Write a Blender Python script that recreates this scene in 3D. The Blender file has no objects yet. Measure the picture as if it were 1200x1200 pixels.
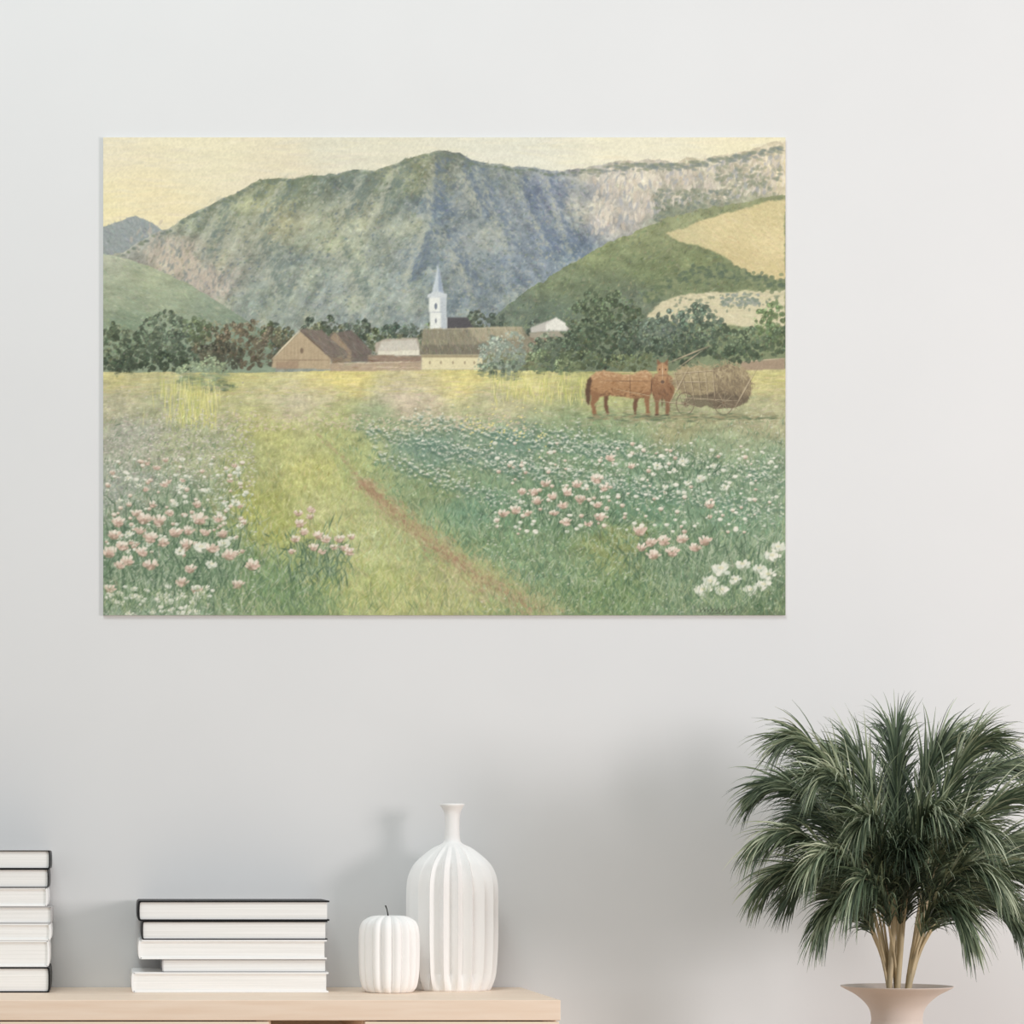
import bpy, math, random
import numpy as np
from mathutils import Vector

random.seed(11)
rng = np.random.default_rng(7)
scene = bpy.context.scene
scene.view_settings.view_transform = 'Standard'
scene.view_settings.look = 'None'

# ------------------------------------------------------------------ helpers
def lin(c):
    c = np.asarray(c, dtype=float) / 255.0
    return np.where(c <= 0.04045, c / 12.92, ((c + 0.055) / 1.055) ** 2.4)
def lin4(c):
    r = lin(c); return (float(r[0]), float(r[1]), float(r[2]), 1.0)

def mat_basic(name, col, rough=0.6, spec=0.3, noise=0.0, nscale=20.0, bump=0.0, stretch=(1, 1, 1), col2=None):
    m = bpy.data.materials.new(name); m.use_nodes = True
    nt = m.node_tree; b = nt.nodes['Principled BSDF']
    b.inputs['Roughness'].default_value = rough
    b.inputs['Specular IOR Level'].default_value = spec
    tc = nt.nodes.new('ShaderNodeTexCoord'); mp = nt.nodes.new('ShaderNodeMapping')
    mp.inputs['Scale'].default_value = stretch
    nz = nt.nodes.new('ShaderNodeTexNoise'); nz.inputs['Scale'].default_value = nscale
    nz.inputs['Detail'].default_value = 4
    nt.links.new(tc.outputs['Object'], mp.inputs['Vector']); nt.links.new(mp.outputs['Vector'], nz.inputs['Vector'])
    rp = nt.nodes.new('ShaderNodeValToRGB')
    rp.color_ramp.elements[0].position = 0.3; rp.color_ramp.elements[1].position = 0.7
    c = np.array(col, float)
    c2 = np.array(col2, float) if col2 is not None else np.clip(c * (1 - noise), 0, 255)
    rp.color_ramp.elements[0].color = lin4(c2); rp.color_ramp.elements[1].color = lin4(c)
    nt.links.new(nz.outputs['Fac'], rp.inputs['Fac']); nt.links.new(rp.outputs['Color'], b.inputs['Base Color'])
    if bump > 0:
        bp = nt.nodes.new('ShaderNodeBump'); bp.inputs['Strength'].default_value = bump
        bp.inputs['Distance'].default_value = 0.001
        nt.links.new(nz.outputs['Fac'], bp.inputs['Height']); nt.links.new(bp.outputs['Normal'], b.inputs['Normal'])
    return m

def mesh_obj(name, verts, faces, mats, midx=None, smooth=False, parent=None):
    me = bpy.data.meshes.new(name); me.from_pydata([tuple(v) for v in verts], [], faces); me.update()
    for m in mats: me.materials.append(m)
    if midx is not None:
        me.polygons.foreach_set('material_index', np.array(midx, dtype=np.int32))
    if smooth:
        me.polygons.foreach_set('use_smooth', np.ones(len(me.polygons), dtype=bool))
    o = bpy.data.objects.new(name, me); scene.collection.objects.link(o)
    if parent: o.parent = parent
    return o

class MB:
    def __init__(s): s.v = []; s.f = []; s.m = []
    def box(s, x0, x1, y0, y1, z0, z1, mi=0):
        n = len(s.v)
        s.v += [(x0,y0,z0),(x1,y0,z0),(x1,y1,z0),(x0,y1,z0),(x0,y0,z1),(x1,y0,z1),(x1,y1,z1),(x0,y1,z1)]
        s.f += [(n,n+3,n+2,n+1),(n+4,n+5,n+6,n+7),(n,n+1,n+5,n+4),(n+1,n+2,n+6,n+5),(n+2,n+3,n+7,n+6),(n+3,n,n+4,n+7)]
        s.m += [mi]*6
    def prism(s, poly, y0, y1, mi=0):
        n = len(s.v); k = len(poly)
        s.v += [(p[0], y0, p[1]) for p in poly] + [(p[0], y1, p[1]) for p in poly]
        s.f.append(tuple(range(n, n+k))); s.f.append(tuple(range(n+2*k-1, n+k-1, -1)))
        for i in range(k):
            j = (i+1) % k
            s.f.append((n+i, n+k+i, n+k+j, n+j))
        s.m += [mi]*(k+2)
    def obj(s, name, mats, bevel=0, smooth=False, parent=None):
        o = mesh_obj(name, s.v, s.f, mats, s.m, smooth, parent)
        if bevel:
            b = o.modifiers.new('bevel', 'BEVEL'); b.width = bevel; b.segments = 2; b.limit_method = 'ANGLE'
        return o

# ------------------------------------------------------------------ camera geometry
U = 0.00125
D = 4.0
CX, CZ = -0.6, 0.946
def mx(px, d=D): return CX + (px - 120) * U * d / D
def mz(py, d=D): return CZ + (1000 - py) * U * d / D
TOP = 0.75

cam = bpy.data.cameras.new('camera'); camo = bpy.data.objects.new('camera', cam)
scene.collection.objects.link(camo)
camo.location = (CX, -D, CZ); camo.rotation_euler = (math.radians(90), 0, 0)
cam.sensor_width = 36
cam.lens = 96; cam.shift_x = 0.4; cam.shift_y = 0.5/1.5
cam.clip_end = 50
scene.camera = camo

# ------------------------------------------------------------------ room
m_wall = mat_basic('wall_paint', (229, 229, 229), rough=0.9, spec=0.1, noise=0.008, nscale=6, bump=0.0)
m_floor = mat_basic('floor_wood', (196, 172, 146), rough=0.5, noise=0.12, nscale=8, stretch=(1, 12, 1), bump=0.1)
m_trim = mat_basic('trim_white', (235, 235, 233), rough=0.4, noise=0.01)
b = MB(); b.box(-3.0, 3.2, 0, 0.12, 0, 3.0); b.obj('wall_back', [m_wall])
b = MB(); b.box(-3.0, 3.2, -5.0, 0.12, -0.1, 0); b.obj('floor', [m_floor])
b = MB(); b.box(-3.0, 3.2, -0.014, 0, 0, 0.08); b.obj('baseboard_back', [m_trim], bevel=0.003)

# ------------------------------------------------------------------ sideboard
m_wood = mat_basic('sideboard_wood', (250, 230, 210), rough=0.5, spec=0.25, nscale=9, stretch=(1.0, 14, 14), bump=0.05, col2=(242, 218, 195))
m_metal = mat_basic('leg_metal', (40, 38, 36), rough=0.4, noise=0.05)
sb = bpy.data.objects.new('sideboard', None); scene.collection.objects.link(sb)
XR = mx(610); XL = XR - 1.62; YF = -0.35
TH = 0.0275
b = MB(); b.box(XL, XR, YF, -0.001, TOP-TH, TOP); b.obj('top_panel', [m_wood], bevel=0.0012, parent=sb)
b = MB()
zb = 0.22; zt = TOP-TH-0.0005
n0, n1 = mx(318, 3.65), mx(425, 3.65)
b.box(XL+0.005, XL+0.025, YF+0.012, -0.004, zb, zt)
b.box(XR-0.022, XR-0.004, YF+0.012, -0.004, zb, zt)
b.box(n0-0.02, n0, YF+0.012, -0.02, zb+0.02, zt)
b.box(n1, n1+0.02, YF+0.012, -0.02, zb+0.02, zt)
b.box(XL+0.025, XR-0.022, YF+0.012, -0.004, zb, zb+0.02)
b.box(XL+0.025, XR-0.022, -0.02, -0.004, zb+0.02, zt)
b.box(n0, n1, YF+0.012, -0.02, (zb+zt)/2, (zb+zt)/2+0.015)
b.obj('carcass', [m_wood], bevel=0.001, parent=sb)
b = MB()
mid = (XL + n0)/2
for a, c in ((XL+0.002, mid-0.002), (mid+0.002, n0-0.003), (n1+0.003, XR-0.002)):
    b.box(a, c, YF+0.0005, YF+0.0115, zb+0.002, zt-0.0012)
b.obj('doors', [m_wood], bevel=0.001, parent=sb)
b = MB()
for lx in (XL+0.06, XR-0.09):
    for ly in (YF+0.04, -0.07):
        b.box(lx, lx+0.03, ly, ly+0.03, 0, zb)
b.obj('legs', [m_metal], bevel=0.002, parent=sb)

# ------------------------------------------------------------------ books
m_page = mat_basic('book_pages', (252, 251, 249), rough=0.8, spec=0.1, nscale=12, stretch=(0.4, 0.4, 60), col2=(238, 237, 234), bump=0.1)
m_black = mat_basic('book_cover_black', (30, 30, 32), rough=0.5, noise=0.1)
m_white = mat_basic('book_cover_white', (250, 250, 249), rough=0.5, noise=0.01)
m_grey = mat_basic('book_cover_grey', (186, 184, 184), rough=0.6, noise=0.02)

def book(B, x0, x1, z0, z1, y0, y1, spine, cm, ct=0.0022):
    """book lying flat, tail edge toward the room; spine -1 left, +1 right"""
    g = 0.0004
    z0 += g/2; z1 -= g/2
    if spine < 0: px0, px1 = x0+ct*0.9, x1-0.003
    else: px0, px1 = x0+0.003, x1-ct*0.9
    B.box(px0, px1, y0+0.0025, y1-0.003, z0+ct, z1-ct, 0)
    B.box(x0 if spine > 0 else x0+ct*1.5, x1 if spine < 0 else x1-ct*1.5, y0, y1, z0, z0+ct, cm)
    B.box(x0 if spine > 0 else x0+ct*1.5, x1 if spine < 0 else x1-ct*1.5, y0, y1, z1-ct, z1, cm)
    k = 8; zc = (z0+z1)/2; hh = (z1-z0)/2
    outer, inner = [], []
    for i in range(k+1):
        a = -math.pi/2 + math.pi*i/k
        s_ = math.sin(a); c_ = math.cos(a)
        ox = ct*1.6*(c_**0.6 if c_ > 1e-6 else 0)
        outer.append((ox, zc + hh*s_)); inner.append((ox*0.55 - ct*0.7, zc + (hh-ct)*s_))
    for i in range(k):
        q = [outer[i], outer[i+1], inner[i+1], inner[i]]
        if spine < 0:
            poly = [(x0+ct*1.6-p[0], p[1]) for p in q]; poly = poly[::-1]
        else:
            poly = [(x1-ct*1.6+p[0], p[1]) for p in q]
        B.prism(poly[::-1], y0, y1, cm)

YB = -0.160; dB = D + YB
def book_stack(name, rows):
    B = MB()
    z = TOP
    for (x0, x1, h, sp, cm, dy, ct) in rows:
        hh = h * U * dB / D
        book(B, mx(x0, dB), mx(x1, dB), z, z+hh, YB+dy, -0.012+dy*0.3, sp, cm, ct)
        z += hh
    return B.obj(name, [m_page, m_black, m_white, m_grey])
book_stack('book_stack', [
    (154, 385, 24, -1, 2, 0.000, 0.0022),
    (190, 384, 15, -1, 3, 0.004, 0.0012),
    (162, 383, 23, -1, 2, 0.001, 0.0022),
    (166, 384, 22, -1, 1, 0.001, 0.0014),
    (161, 386, 24, -1, 1, 0.000, 0.0022)])
book_stack('book_stack', [
    (-170, 59, 30, 1, 1, 0.000, 0.0020),
    (-165, 58, 31, 1, 2, 0.001, 0.0020),
    (-172, 60, 20, 1, 2, 0.001, 0.0020),
    (-168, 61, 20, 1, 3, 0.002, 0.0014),
    (-160, 56, 22, 1, 2, 0.002, 0.0018),
    (-165, 57, 22, 1, 1, 0.001, 0.0011),
    (-168, 59, 22, 1, 1, 0.000, 0.0014)])

# ------------------------------------------------------------------ vases
m_ceramic = mat_basic('white_ceramic', (252, 250, 248), rough=0.5, spec=0.3, noise=0.006, nscale=30)
def lathe(profile, N, ribs=0, amp=None, sharp=True, cx=0, cy=0, z0=0, rot=0.0):
    v, f = [], []
    for i, (r, z) in enumerate(profile):
        a_ = amp[i] if amp else 0
        for j in range(N):
            th = 2*math.pi*j/N + rot
            ph = (j * ribs / N) % 1.0 if ribs else 0
            if sharp: tri = abs(ph*2-1)*2-1
            else: tri = 1 - 2*(abs(2*ph-1))**2.2
            rr = r + a_*tri
            v.append((cx+rr*math.cos(th), cy+rr*math.sin(th), z0+z))
    M = len(profile)
    for i in range(M-1):
        for j in range(N):
            k = (j+1) % N
            f.append((i*N+j, i*N+k, (i+1)*N+k, (i+1)*N+j))
    f.append(tuple(range(N-1, -1, -1)))
    return v, f

def interp_profile(pts, n):
    P = np.array(pts, float); out = []; m = len(pts)-1
    for t in np.linspace(0, m, n):
        i = min(int(t), m-1); u = t-i
        p0 = P[max(i-1, 0)]; p1 = P[i]; p2 = P[i+1]; p3 = P[min(i+2, m)]
        out.append(tuple(0.5*((2*p1)+(-p0+p2)*u+(2*p0-5*p1+4*p2-p3)*u*u+(-p0+3*p1-3*p2+p3)*u**3)))
    return out

s = U * 3.922 / D
cyv = -0.078
pts = [(44,0),(46,3),(50,14),(52,30),(53.5,60),(53.5,90),(53.5,112),(52,130),(46,145),(36,156),(23,166),(13,171),(9.5,175),(8.5,186),(8.5,200),(10,209),(14,216),(13.2,218),(11.5,216),(8,207),(6.5,196),(6.5,180)]
pr = interp_profile([(a*s, h*s) for a, h in pts], 130)
amp = []
for r, z in pr:
    h = z/s
    if h > 171 or r < 10.5*s: a_ = 0
    else:
        up = min(1, max(0, (171-h)/30)); dn = min(1, max(0.15, (h+2)/22))
        a_ = 5.5*s*up*dn
    amp.append(a_)
NV = 20*8
v, f = lathe([(r - a*.9, z) for (r, z), a in zip(pr, amp)], NV, 20, amp, True, mx(530, D+cyv), cyv, TOP)
o = mesh_obj('pleated_bottle_vase', v, f, [m_ceramic])
sm = np.zeros(len(o.data.polygons), dtype=bool)
for i in range(len(pr)-1):
    if pr[i][1]/s > 172: sm[i*NV:(i+1)*NV] = True
o.data.polygons.foreach_set('use_smooth', sm)

cy2 = -0.150; s2 = U*(D+cy2)/D
pts = [(25,0),(28,1.5),(32,7),(34.5,20),(35.5,40),(35.5,60),(34.5,74),(31,83),(22,88.5),(13,90),(6,89),(4,86.5),(0.5,86)]
pr = interp_profile([(a*s2, h*s2) for a, h in pts], 80)
amp = [2.8*s2*min(1, max(0, (r/s2-5)/16))*min(1, 0.35+z/s2/8) for r, z in pr]
v, f = lathe([(max(r-a*.9, 0.0003), z) for (r, z), a in zip(pr, amp)], 16*14, 16, amp, False, mx(456, D+cy2), cy2, TOP)
par = bpy.data.objects.new('ribbed_gourd_ornament', None); scene.collection.objects.link(par)
mesh_obj('ribbed_body', v, f, [m_ceramic], smooth=True, parent=par)
gx, gz = mx(455, D+cy2), TOP+85*s2
path = [(gx, cy2, gz), (gx-0.0006, cy2, gz+7*s2), (gx-0.0018, cy2, gz+12*s2), (gx-0.0040, cy2, gz+17*s2)]
v, f = [], []
for i, p in enumerate(path):
    r = [0.0014, 0.0009, 0.0008, 0.0011][i]
    for j in range(8):
        a = 2*math.pi*j/8; v.append((p[0]+r*math.cos(a), p[1]+r*math.sin(a), p[2]))
for i in range(3):
    for j in range(8):
        k = (j+1) % 8; f.append((i*8+j, i*8+k, i*8+8+k, i*8+8+j))
f.append(tuple(range(24, 32)))
mesh_obj('stalk', v, f, [m_metal], smooth=True, parent=par)

# ------------------------------------------------------------------ plant in flared floor vase
yp = -0.31; dp = D + yp
plant = bpy.data.objects.new('potted_palm', None); scene.collection.objects.link(plant)
pxc = 1051
vx = mx(pxc, dp); rimz = mz(1157, dp)
m_vase = mat_basic('stone_vase', (222, 208, 198), rough=0.6, noise=0.03, nscale=25)
H = rimz
pts = [(0.075,0),(0.08,0.01),(0.10,0.15),(0.105,0.30),(0.085,0.48),(0.052,0.62),(0.036,H-0.058),(0.0335,H-0.042),(0.038,H-0.026),(0.053,H-0.011),(0.0725,H),(0.0705,H+0.0015),(0.052,H-0.006),(0.034,H-0.022),(0.028,H-0.045)]
pr = interp_profile(pts, 110)
v, f = lathe(pr, 64, cx=vx, cy=yp, z0=0)
f.append(tuple(range((len(pr)-1)*64, len(pr)*64)))
mesh_obj('flared_vase', v, f, [m_vase], smooth=True, parent=plant)

m_leaf = bpy.data.materials.new('palm_leaf'); m_leaf.use_nodes = True
nt = m_leaf.node_tree; bs = nt.nodes['Principled BSDF']; bs.inputs['Roughness'].default_value = 0.45
bs.inputs['Specular IOR Level'].default_value = 0.4
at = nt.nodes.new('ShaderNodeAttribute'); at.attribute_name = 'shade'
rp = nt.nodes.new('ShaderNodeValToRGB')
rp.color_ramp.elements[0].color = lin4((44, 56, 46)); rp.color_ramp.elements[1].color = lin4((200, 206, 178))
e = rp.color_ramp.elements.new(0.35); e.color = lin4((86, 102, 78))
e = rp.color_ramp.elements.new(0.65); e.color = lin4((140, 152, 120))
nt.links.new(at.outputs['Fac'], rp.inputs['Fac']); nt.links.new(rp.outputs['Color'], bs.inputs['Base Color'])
m_stem = mat_basic('palm_stem', (214, 196, 160), rough=0.6, noise=0.15, nscale=40)

LV, LF, LS = [], [], []
SV, SF = [], []
def tube(pts, rads):
    n0 = len(SV)
    for i, p in enumerate(pts):
        t = (pts[min(i+1, len(pts)-1)] - pts[max(i-1, 0)]).normalized()
        a = t.orthogonal().normalized(); c = t.cross(a)
        for j in range(6):
            th = math.pi*j/3
            SV.append(tuple(p + (a*math.cos(th)+c*math.sin(th))*rads[i]))
    for i in range(len(pts)-1):
        for j in range(6):
            k = (j+1) % 6
            SF.append((n0+i*6+j, n0+i*6+k, n0+i*6+6+k, n0+i*6+6+j))
def leaflet(p, d, L, w, droop, sh):
    n0 = len(LV); K = 7
    side = d.cross(Vector((random.uniform(-.6,.6), -1, random.uniform(-.3,.3)))).normalized()
    q = p.copy(); dd = d.copy()
    for i in range(K+1):
        s_ = i/K
        qq = q.copy(); qq.y = min(qq.y, -0.03)
        ww = w*((0.5+1.2*s_) if s_ < .4 else 0.98*max(0.04, (1-s_)/.6)**0.75)
        LV.append(tuple(qq - side*ww*.5)); LV.append(tuple(qq + side*ww*.5))
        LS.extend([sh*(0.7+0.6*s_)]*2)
        dd = (dd + Vector((0, 0, -1))*droop*(1.6/K)*(.5+s_)).normalized()
        q = q + dd*(L/K)
    for i in range(K):
        a = n0+2*i; LF.append((a, a+1, a+3, a+2))

def W(px, py, dy=0.0):
    d = dp + dy
    return Vector((mx(px, d), yp+dy, mz(py, d)))
fr = [ # tip px, tip py, depth offset, arch, leaf brightness (low for inner fronds: shadowed centre painted in)
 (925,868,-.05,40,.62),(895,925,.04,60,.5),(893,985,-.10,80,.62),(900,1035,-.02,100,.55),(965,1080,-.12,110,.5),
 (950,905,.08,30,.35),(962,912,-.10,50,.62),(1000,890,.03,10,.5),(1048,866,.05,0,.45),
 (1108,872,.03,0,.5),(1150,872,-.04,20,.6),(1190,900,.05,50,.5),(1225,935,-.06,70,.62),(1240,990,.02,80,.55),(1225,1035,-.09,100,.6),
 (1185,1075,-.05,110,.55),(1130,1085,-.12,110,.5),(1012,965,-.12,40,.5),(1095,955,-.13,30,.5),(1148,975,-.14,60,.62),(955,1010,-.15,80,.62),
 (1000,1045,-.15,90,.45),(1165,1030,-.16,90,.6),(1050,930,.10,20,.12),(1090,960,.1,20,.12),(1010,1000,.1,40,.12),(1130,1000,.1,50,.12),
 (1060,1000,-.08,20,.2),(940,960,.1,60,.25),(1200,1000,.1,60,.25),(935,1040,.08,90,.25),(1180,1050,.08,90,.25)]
for q_, (tx, ty, dy, arch, br) in enumerate(fr):
    bx = [1041, 1052, 1066][0 if tx < 1000 else (1 if tx < 1110 else 2)] + random.uniform(-3, 3)
    dy0 = random.uniform(-.008, .008)
    P0 = W(1051+(bx-1051)*.7, 1176, dy0)
    P3 = W(tx, ty, dy)
    P1 = W(bx + (tx-bx)*0.06, 1172 - (1172-ty)*0.45 - arch*0.4, dy*0.2)
    P2 = W(bx + (tx-bx)*0.62, ty - arch*0.55 + (10 if arch < 40 else 0), dy*0.7)
    pts = []
    for i in range(15):
        t = i/14
        pts.append(P0*(1-t)**3 + P1*3*t*(1-t)**2 + P2*3*t*t*(1-t) + P3*t**3)
    tube(pts, [0.0019*(1-i/14*0.8) for i in range(15)])
    n = 300
    for k in range(n):
        t = 0.34 + 0.66*(k/(n-1))
        ti = t*14; i = min(int(ti), 13); u = ti-i
        p = pts[i].lerp(pts[i+1], u); T = (pts[i+1]-pts[i]).normalized()
        A = T.orthogonal().normalized(); Bv = T.cross(A)
        ph = random.uniform(0, 2*math.pi)
        perp = A*math.cos(ph)+Bv*math.sin(ph)
        spread = 0.52 - 0.22*t
        d = (T + perp*spread*random.uniform(.5, 1.2)).normalized()
        L = (0.066 + 0.030*math.sin(math.pi*min(1, (t-.3)/.7)))*random.uniform(.65, 1.15)
        sh = br*random.uniform(.2, 1.55)*(0.85+0.45*perp.z)  # upward leaflets coloured lighter, top highlight painted into the leaf tone
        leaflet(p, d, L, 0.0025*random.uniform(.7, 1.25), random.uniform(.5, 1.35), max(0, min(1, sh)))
for (a, c) in ((1036,1050),(1064,1086),(1050,1060)):
    P0 = W(1051 + (a-1051)*0.7, 1178, -0.01); P1 = W(c, 1050, -0.03)
    tube([P0.lerp(P1, i/5) for i in range(6)], [0.0038]*6)
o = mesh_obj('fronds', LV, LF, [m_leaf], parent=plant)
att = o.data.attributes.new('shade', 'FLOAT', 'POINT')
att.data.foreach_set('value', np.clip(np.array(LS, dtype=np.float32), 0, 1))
mesh_obj('stems', SV, SF, [m_stem], smooth=True, parent=plant)

# ------------------------------------------------------------------ painting
PW, PH = 800, 560
X, Y = np.meshgrid(121 + np.arange(PW)+0.5, 161 + np.arange(PH)+0.5)
img = np.zeros((PH, PW, 3))
G = rng.random((16, 256, 256))
def vn(x, y, ch):
    xi = np.floor(x).astype(int); yi = np.floor(y).astype(int); fx = x-xi; fy = y-yi
    fx = fx*fx*(3-2*fx); fy = fy*fy*(3-2*fy); g = G[ch % 16]
    a = g[yi % 256, xi % 256]; b_ = g[yi % 256, (xi+1) % 256]; c = g[(yi+1) % 256, xi % 256]; d = g[(yi+1) % 256, (xi+1) % 256]
    return (a*(1-fx)+b_*fx)*(1-fy)+(c*(1-fx)+d*fx)*fy
def fbm(sx, sy, ch, octv=4, ang=0.0):
    ca, sa = math.cos(ang), math.sin(ang)
    u = (X*ca+Y*sa); v_ = (-X*sa+Y*ca)
    t = 0; w = 1; tot = 0
    for o_ in range(octv):
        t = t + w*vn(u/sx*2**o_+17.3*o_, v_/sy*2**o_+9.1*o_, ch+o_); tot += w; w *= .55
    return t/tot*2-1
def idw(pts, p=3.0, warp=0):
    wx = X + (fbm(30, 20, 3)*warp if warp else 0); wy = Y + (fbm(30, 20, 7)*warp*.6 if warp else 0)
    num = np.zeros((PH, PW, 3)); den = np.zeros((PH, PW))
    for x, y, c in pts:
        w = 1/(((wx-x)**2+((wy-y)*1.5)**2)+200)**(p/2)
        num += w[..., None]*np.array(c, float); den += w
    return num/den[..., None]/255
def put(mask, col, a=1.0):
    global img
    m = (mask*a)[..., None]
    c = np.asarray(col, float)
    if c.ndim == 1: c = c/255
    img = img*(1-m)+c*m
def blur(m):
    k = m.copy()
    k[1:-1, 1:-1] = (m[1:-1, 1:-1]*4+m[:-2, 1:-1]*2+m[2:, 1:-1]*2+m[1:-1, :-2]*2+m[1:-1, 2:]*2+m[:-2, :-2]+m[2:, 2:]+m[:-2, 2:]+m[2:, :-2])/16
    return k
RN1 = fbm(9, 9, 1, 3); RN2 = fbm(9, 9, 5, 3)
def poly(pts, rough=0.0):
    xs = X+RN1*rough; ys = Y+RN2*rough
    inside = np.zeros((PH, PW), bool)
    n = len(pts)
    for i in range(n):
        x0, y0 = pts[i]; x1, y1 = pts[(i+1) % n]
        if y0 == y1: continue
        c = ((y0 > ys) != (y1 > ys)) & (xs < (x1-x0)*(ys-y0)/(y1-y0)+x0)
        inside ^= c
    return blur(inside.astype(float))
def ridge(pts, rough=0.0):
    xs = [p[0] for p in pts]; ys = [p[1] for p in pts]
    r = np.interp(X[0], xs, ys)
    return np.clip(Y - (r[None, :]+RN1*rough)+.5, 0, 1)
def dab(x, y, rx, ry, ang, col, a=1.0):
    r = int(max(rx, ry))+2
    cx_, cy_ = x-121, y-161
    x0 = max(0, int(cx_)-r); x1 = min(PW, int(cx_)+r+1); y0 = max(0, int(cy_)-r); y1 = min(PH, int(cy_)+r+1)
    if x0 >= x1 or y0 >= y1: return
    dx = X[y0:y1, x0:x1]-x; dy = Y[y0:y1, x0:x1]-y
    ca, sa = math.cos(ang), math.sin(ang)
    d = np.sqrt(((dx*ca+dy*sa)/rx)**2+((-dx*sa+dy*ca)/ry)**2)
    m = (np.clip((1-d)*min(rx, ry)+.35, 0, 1)*a)[..., None]
    img[y0:y1, x0:x1] = img[y0:y1, x0:x1]*(1-m)+np.asarray(col, float)/255*m
def line(x0, y0, x1, y1, w, col, a=1.0):
    L = math.hypot(x1-x0, y1-y0)
    dab((x0+x1)/2, (y0+y1)/2, L/2+w/2, w/2, math.atan2(y1-y0, x1-x0), col, a)
R = random.Random(5)
def strokes(n, box, ang, L, w, jit, a, mask=None, tint=None, angj=.3):
    for _ in range(n):
        x = R.uniform(box[0], box[2]); y = R.uniform(box[1], box[3])
        xi = min(PW-1, max(0, int(x-121))); yi = min(PH-1, max(0, int(y-161)))
        if mask is not None and mask[yi, xi] < .5: continue
        c = img[yi, xi]*255 + R.gauss(0, jit)
        if tint:
            t = R.choice(tint); c = c + (np.array(t)-c)*R.uniform(.1, .6)
        c = c + np.array([R.gauss(0, jit*.3), R.gauss(0, jit*.3), R.gauss(0, jit*.3)])
        an = ang(x, y) if callable(ang) else ang
        dab(x, y, max(1, L*R.uniform(.5, 1.2)/2), max(.6, w*R.uniform(.6, 1.2)/2), an+R.gauss(0, angj), np.clip(c, 0, 255), a)

# sky
img = idw([(121,170,(234,222,190)),(121,250,(240,226,176)),(170,240,(238,222,178)),(250,180,(234,224,190)),(400,175,(224,219,197)),(600,170,(226,223,205)),(750,172,(236,229,202)),(900,165,(236,226,190)),(330,200,(228,216,186))])
img = img*(1+0.03*fbm(70, 5, 2)[..., None])
strokes(900, (121,161,920,270), 0.0, 40, 4, 5, .35, angj=.12, tint=[(245,232,196),(222,214,198)])
mk = ridge([(121,266),(140,259),(160,253),(178,261),(190,270),(215,285),(216,500),(920,500)], 1.5)
put(mk, (152,160,160)); strokes(700, (121,255,215,300), .9, 7, 2, 12, .5, mask=mk)
# main massif
rd = [(121,303),(145,296),(160,286),(178,274),(198,268),(215,256),(240,244),(262,232),(275,228),(288,219),(305,211),(330,208),(345,210),(362,206),(395,204),(415,199),(440,200),(458,195),(472,188),(492,182),(508,178),(524,177),(540,181),(552,188),(570,192),(590,193),(600,197),(625,196),(645,201),(665,200),(690,196),(705,194),(722,189),(745,190),(760,187),(790,191),(805,185),(830,187),(845,181),(862,181),(880,176),(892,171),(905,167),(920,166)]
mk = ridge(rd, 2.0)
mt = idw([(180,275,(156,160,152)),(210,300,(182,170,154)),(240,330,(172,164,154)),(230,260,(150,158,138)),(280,240,(150,156,128)),(340,215,(134,143,114)),(340,260,(170,169,138)),
 (400,210,(122,134,124)),(420,250,(162,166,144)),(350,310,(148,158,148)),(300,350,(142,154,145)),(400,350,(148,158,152)),(460,320,(142,154,150)),(470,220,(136,145,124)),(490,200,(140,145,118)),(520,188,(128,134,122)),
 (518,240,(116,130,144)),(500,300,(134,147,152)),(560,350,(130,143,148)),(540,230,(146,152,148)),(580,210,(134,144,144)),(560,280,(152,160,160)),(600,250,(142,152,160)),(600,300,(134,147,160)),(640,230,(124,136,158)),(650,280,(124,138,160)),
 (680,220,(140,147,158)),(670,300,(118,133,148)),(697,215,(190,183,170)),(740,210,(212,202,184)),(715,250,(202,194,182)),(755,235,(208,198,182)),(800,205,(198,188,168)),(820,235,(152,157,140)),(850,215,(200,191,170)),(890,195,(218,204,174)),(912,205,(216,200,166)),(790,250,(150,157,134)),(870,228,(162,164,142)),(440,290,(160,167,150)),(380,280,(156,163,140)),(470,270,(154,162,148)),(260,290,(162,164,146))], 3.4, 22)
gul = fbm(34, 10, 4, 4, ang=0.95)
gul2 = fbm(30, 9, 8, 4, ang=-1.0)
side = np.clip((X-500)/160, 0, 1)
gg = gul*(side)+gul2*(1-side)
mt = mt*(1+0.22*gg[..., None]) + 0.08*fbm(7, 5, 9, 3)[..., None]
mt = mt + (np.clip(fbm(26, 22, 11), 0, 1)*0.18)[..., None]*np.array([1.0, .92, .45])
mt = mt - (np.clip(-fbm(34, 22, 12), 0, 1)*0.12)[..., None]*np.array([1.0, .85, .55])
put(mk, np.clip(mt, 0, 1))
ang_m = lambda x, y: (-0.9 if x < 500 else 0.9) if x < 690 else 1.4
strokes(12000, (121,170,920,400), ang_m, 6, 2.0, 16, .5, mask=mk, angj=.7)
strokes(2800, (180,200,690,380), ang_m, 6, 2, 4, .5, mask=mk, tint=[(180,184,164),(110,126,148),(196,194,172),(116,132,114),(172,166,130)], angj=.9)
for _ in range(3400):
    x = R.uniform(190, 690); y = R.uniform(185, 372)
    if mk[int(y-161), int(x-121)] < .9: continue
    nz_ = gg[int(y-161), int(x-121)]
    if nz_ < R.uniform(-.5, .4): dab(x, y, R.uniform(1, 2.6), R.uniform(.8, 1.7), R.uniform(-1, 1), R.choice([(104,120,122),(112,128,110),(98,114,130)]), .4)
    else: dab(x, y, R.uniform(1, 2.6), R.uniform(.8, 1.6), R.uniform(-1, 1), R.choice([(188,190,170),(178,178,150),(180,180,174)]), .4)
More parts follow.
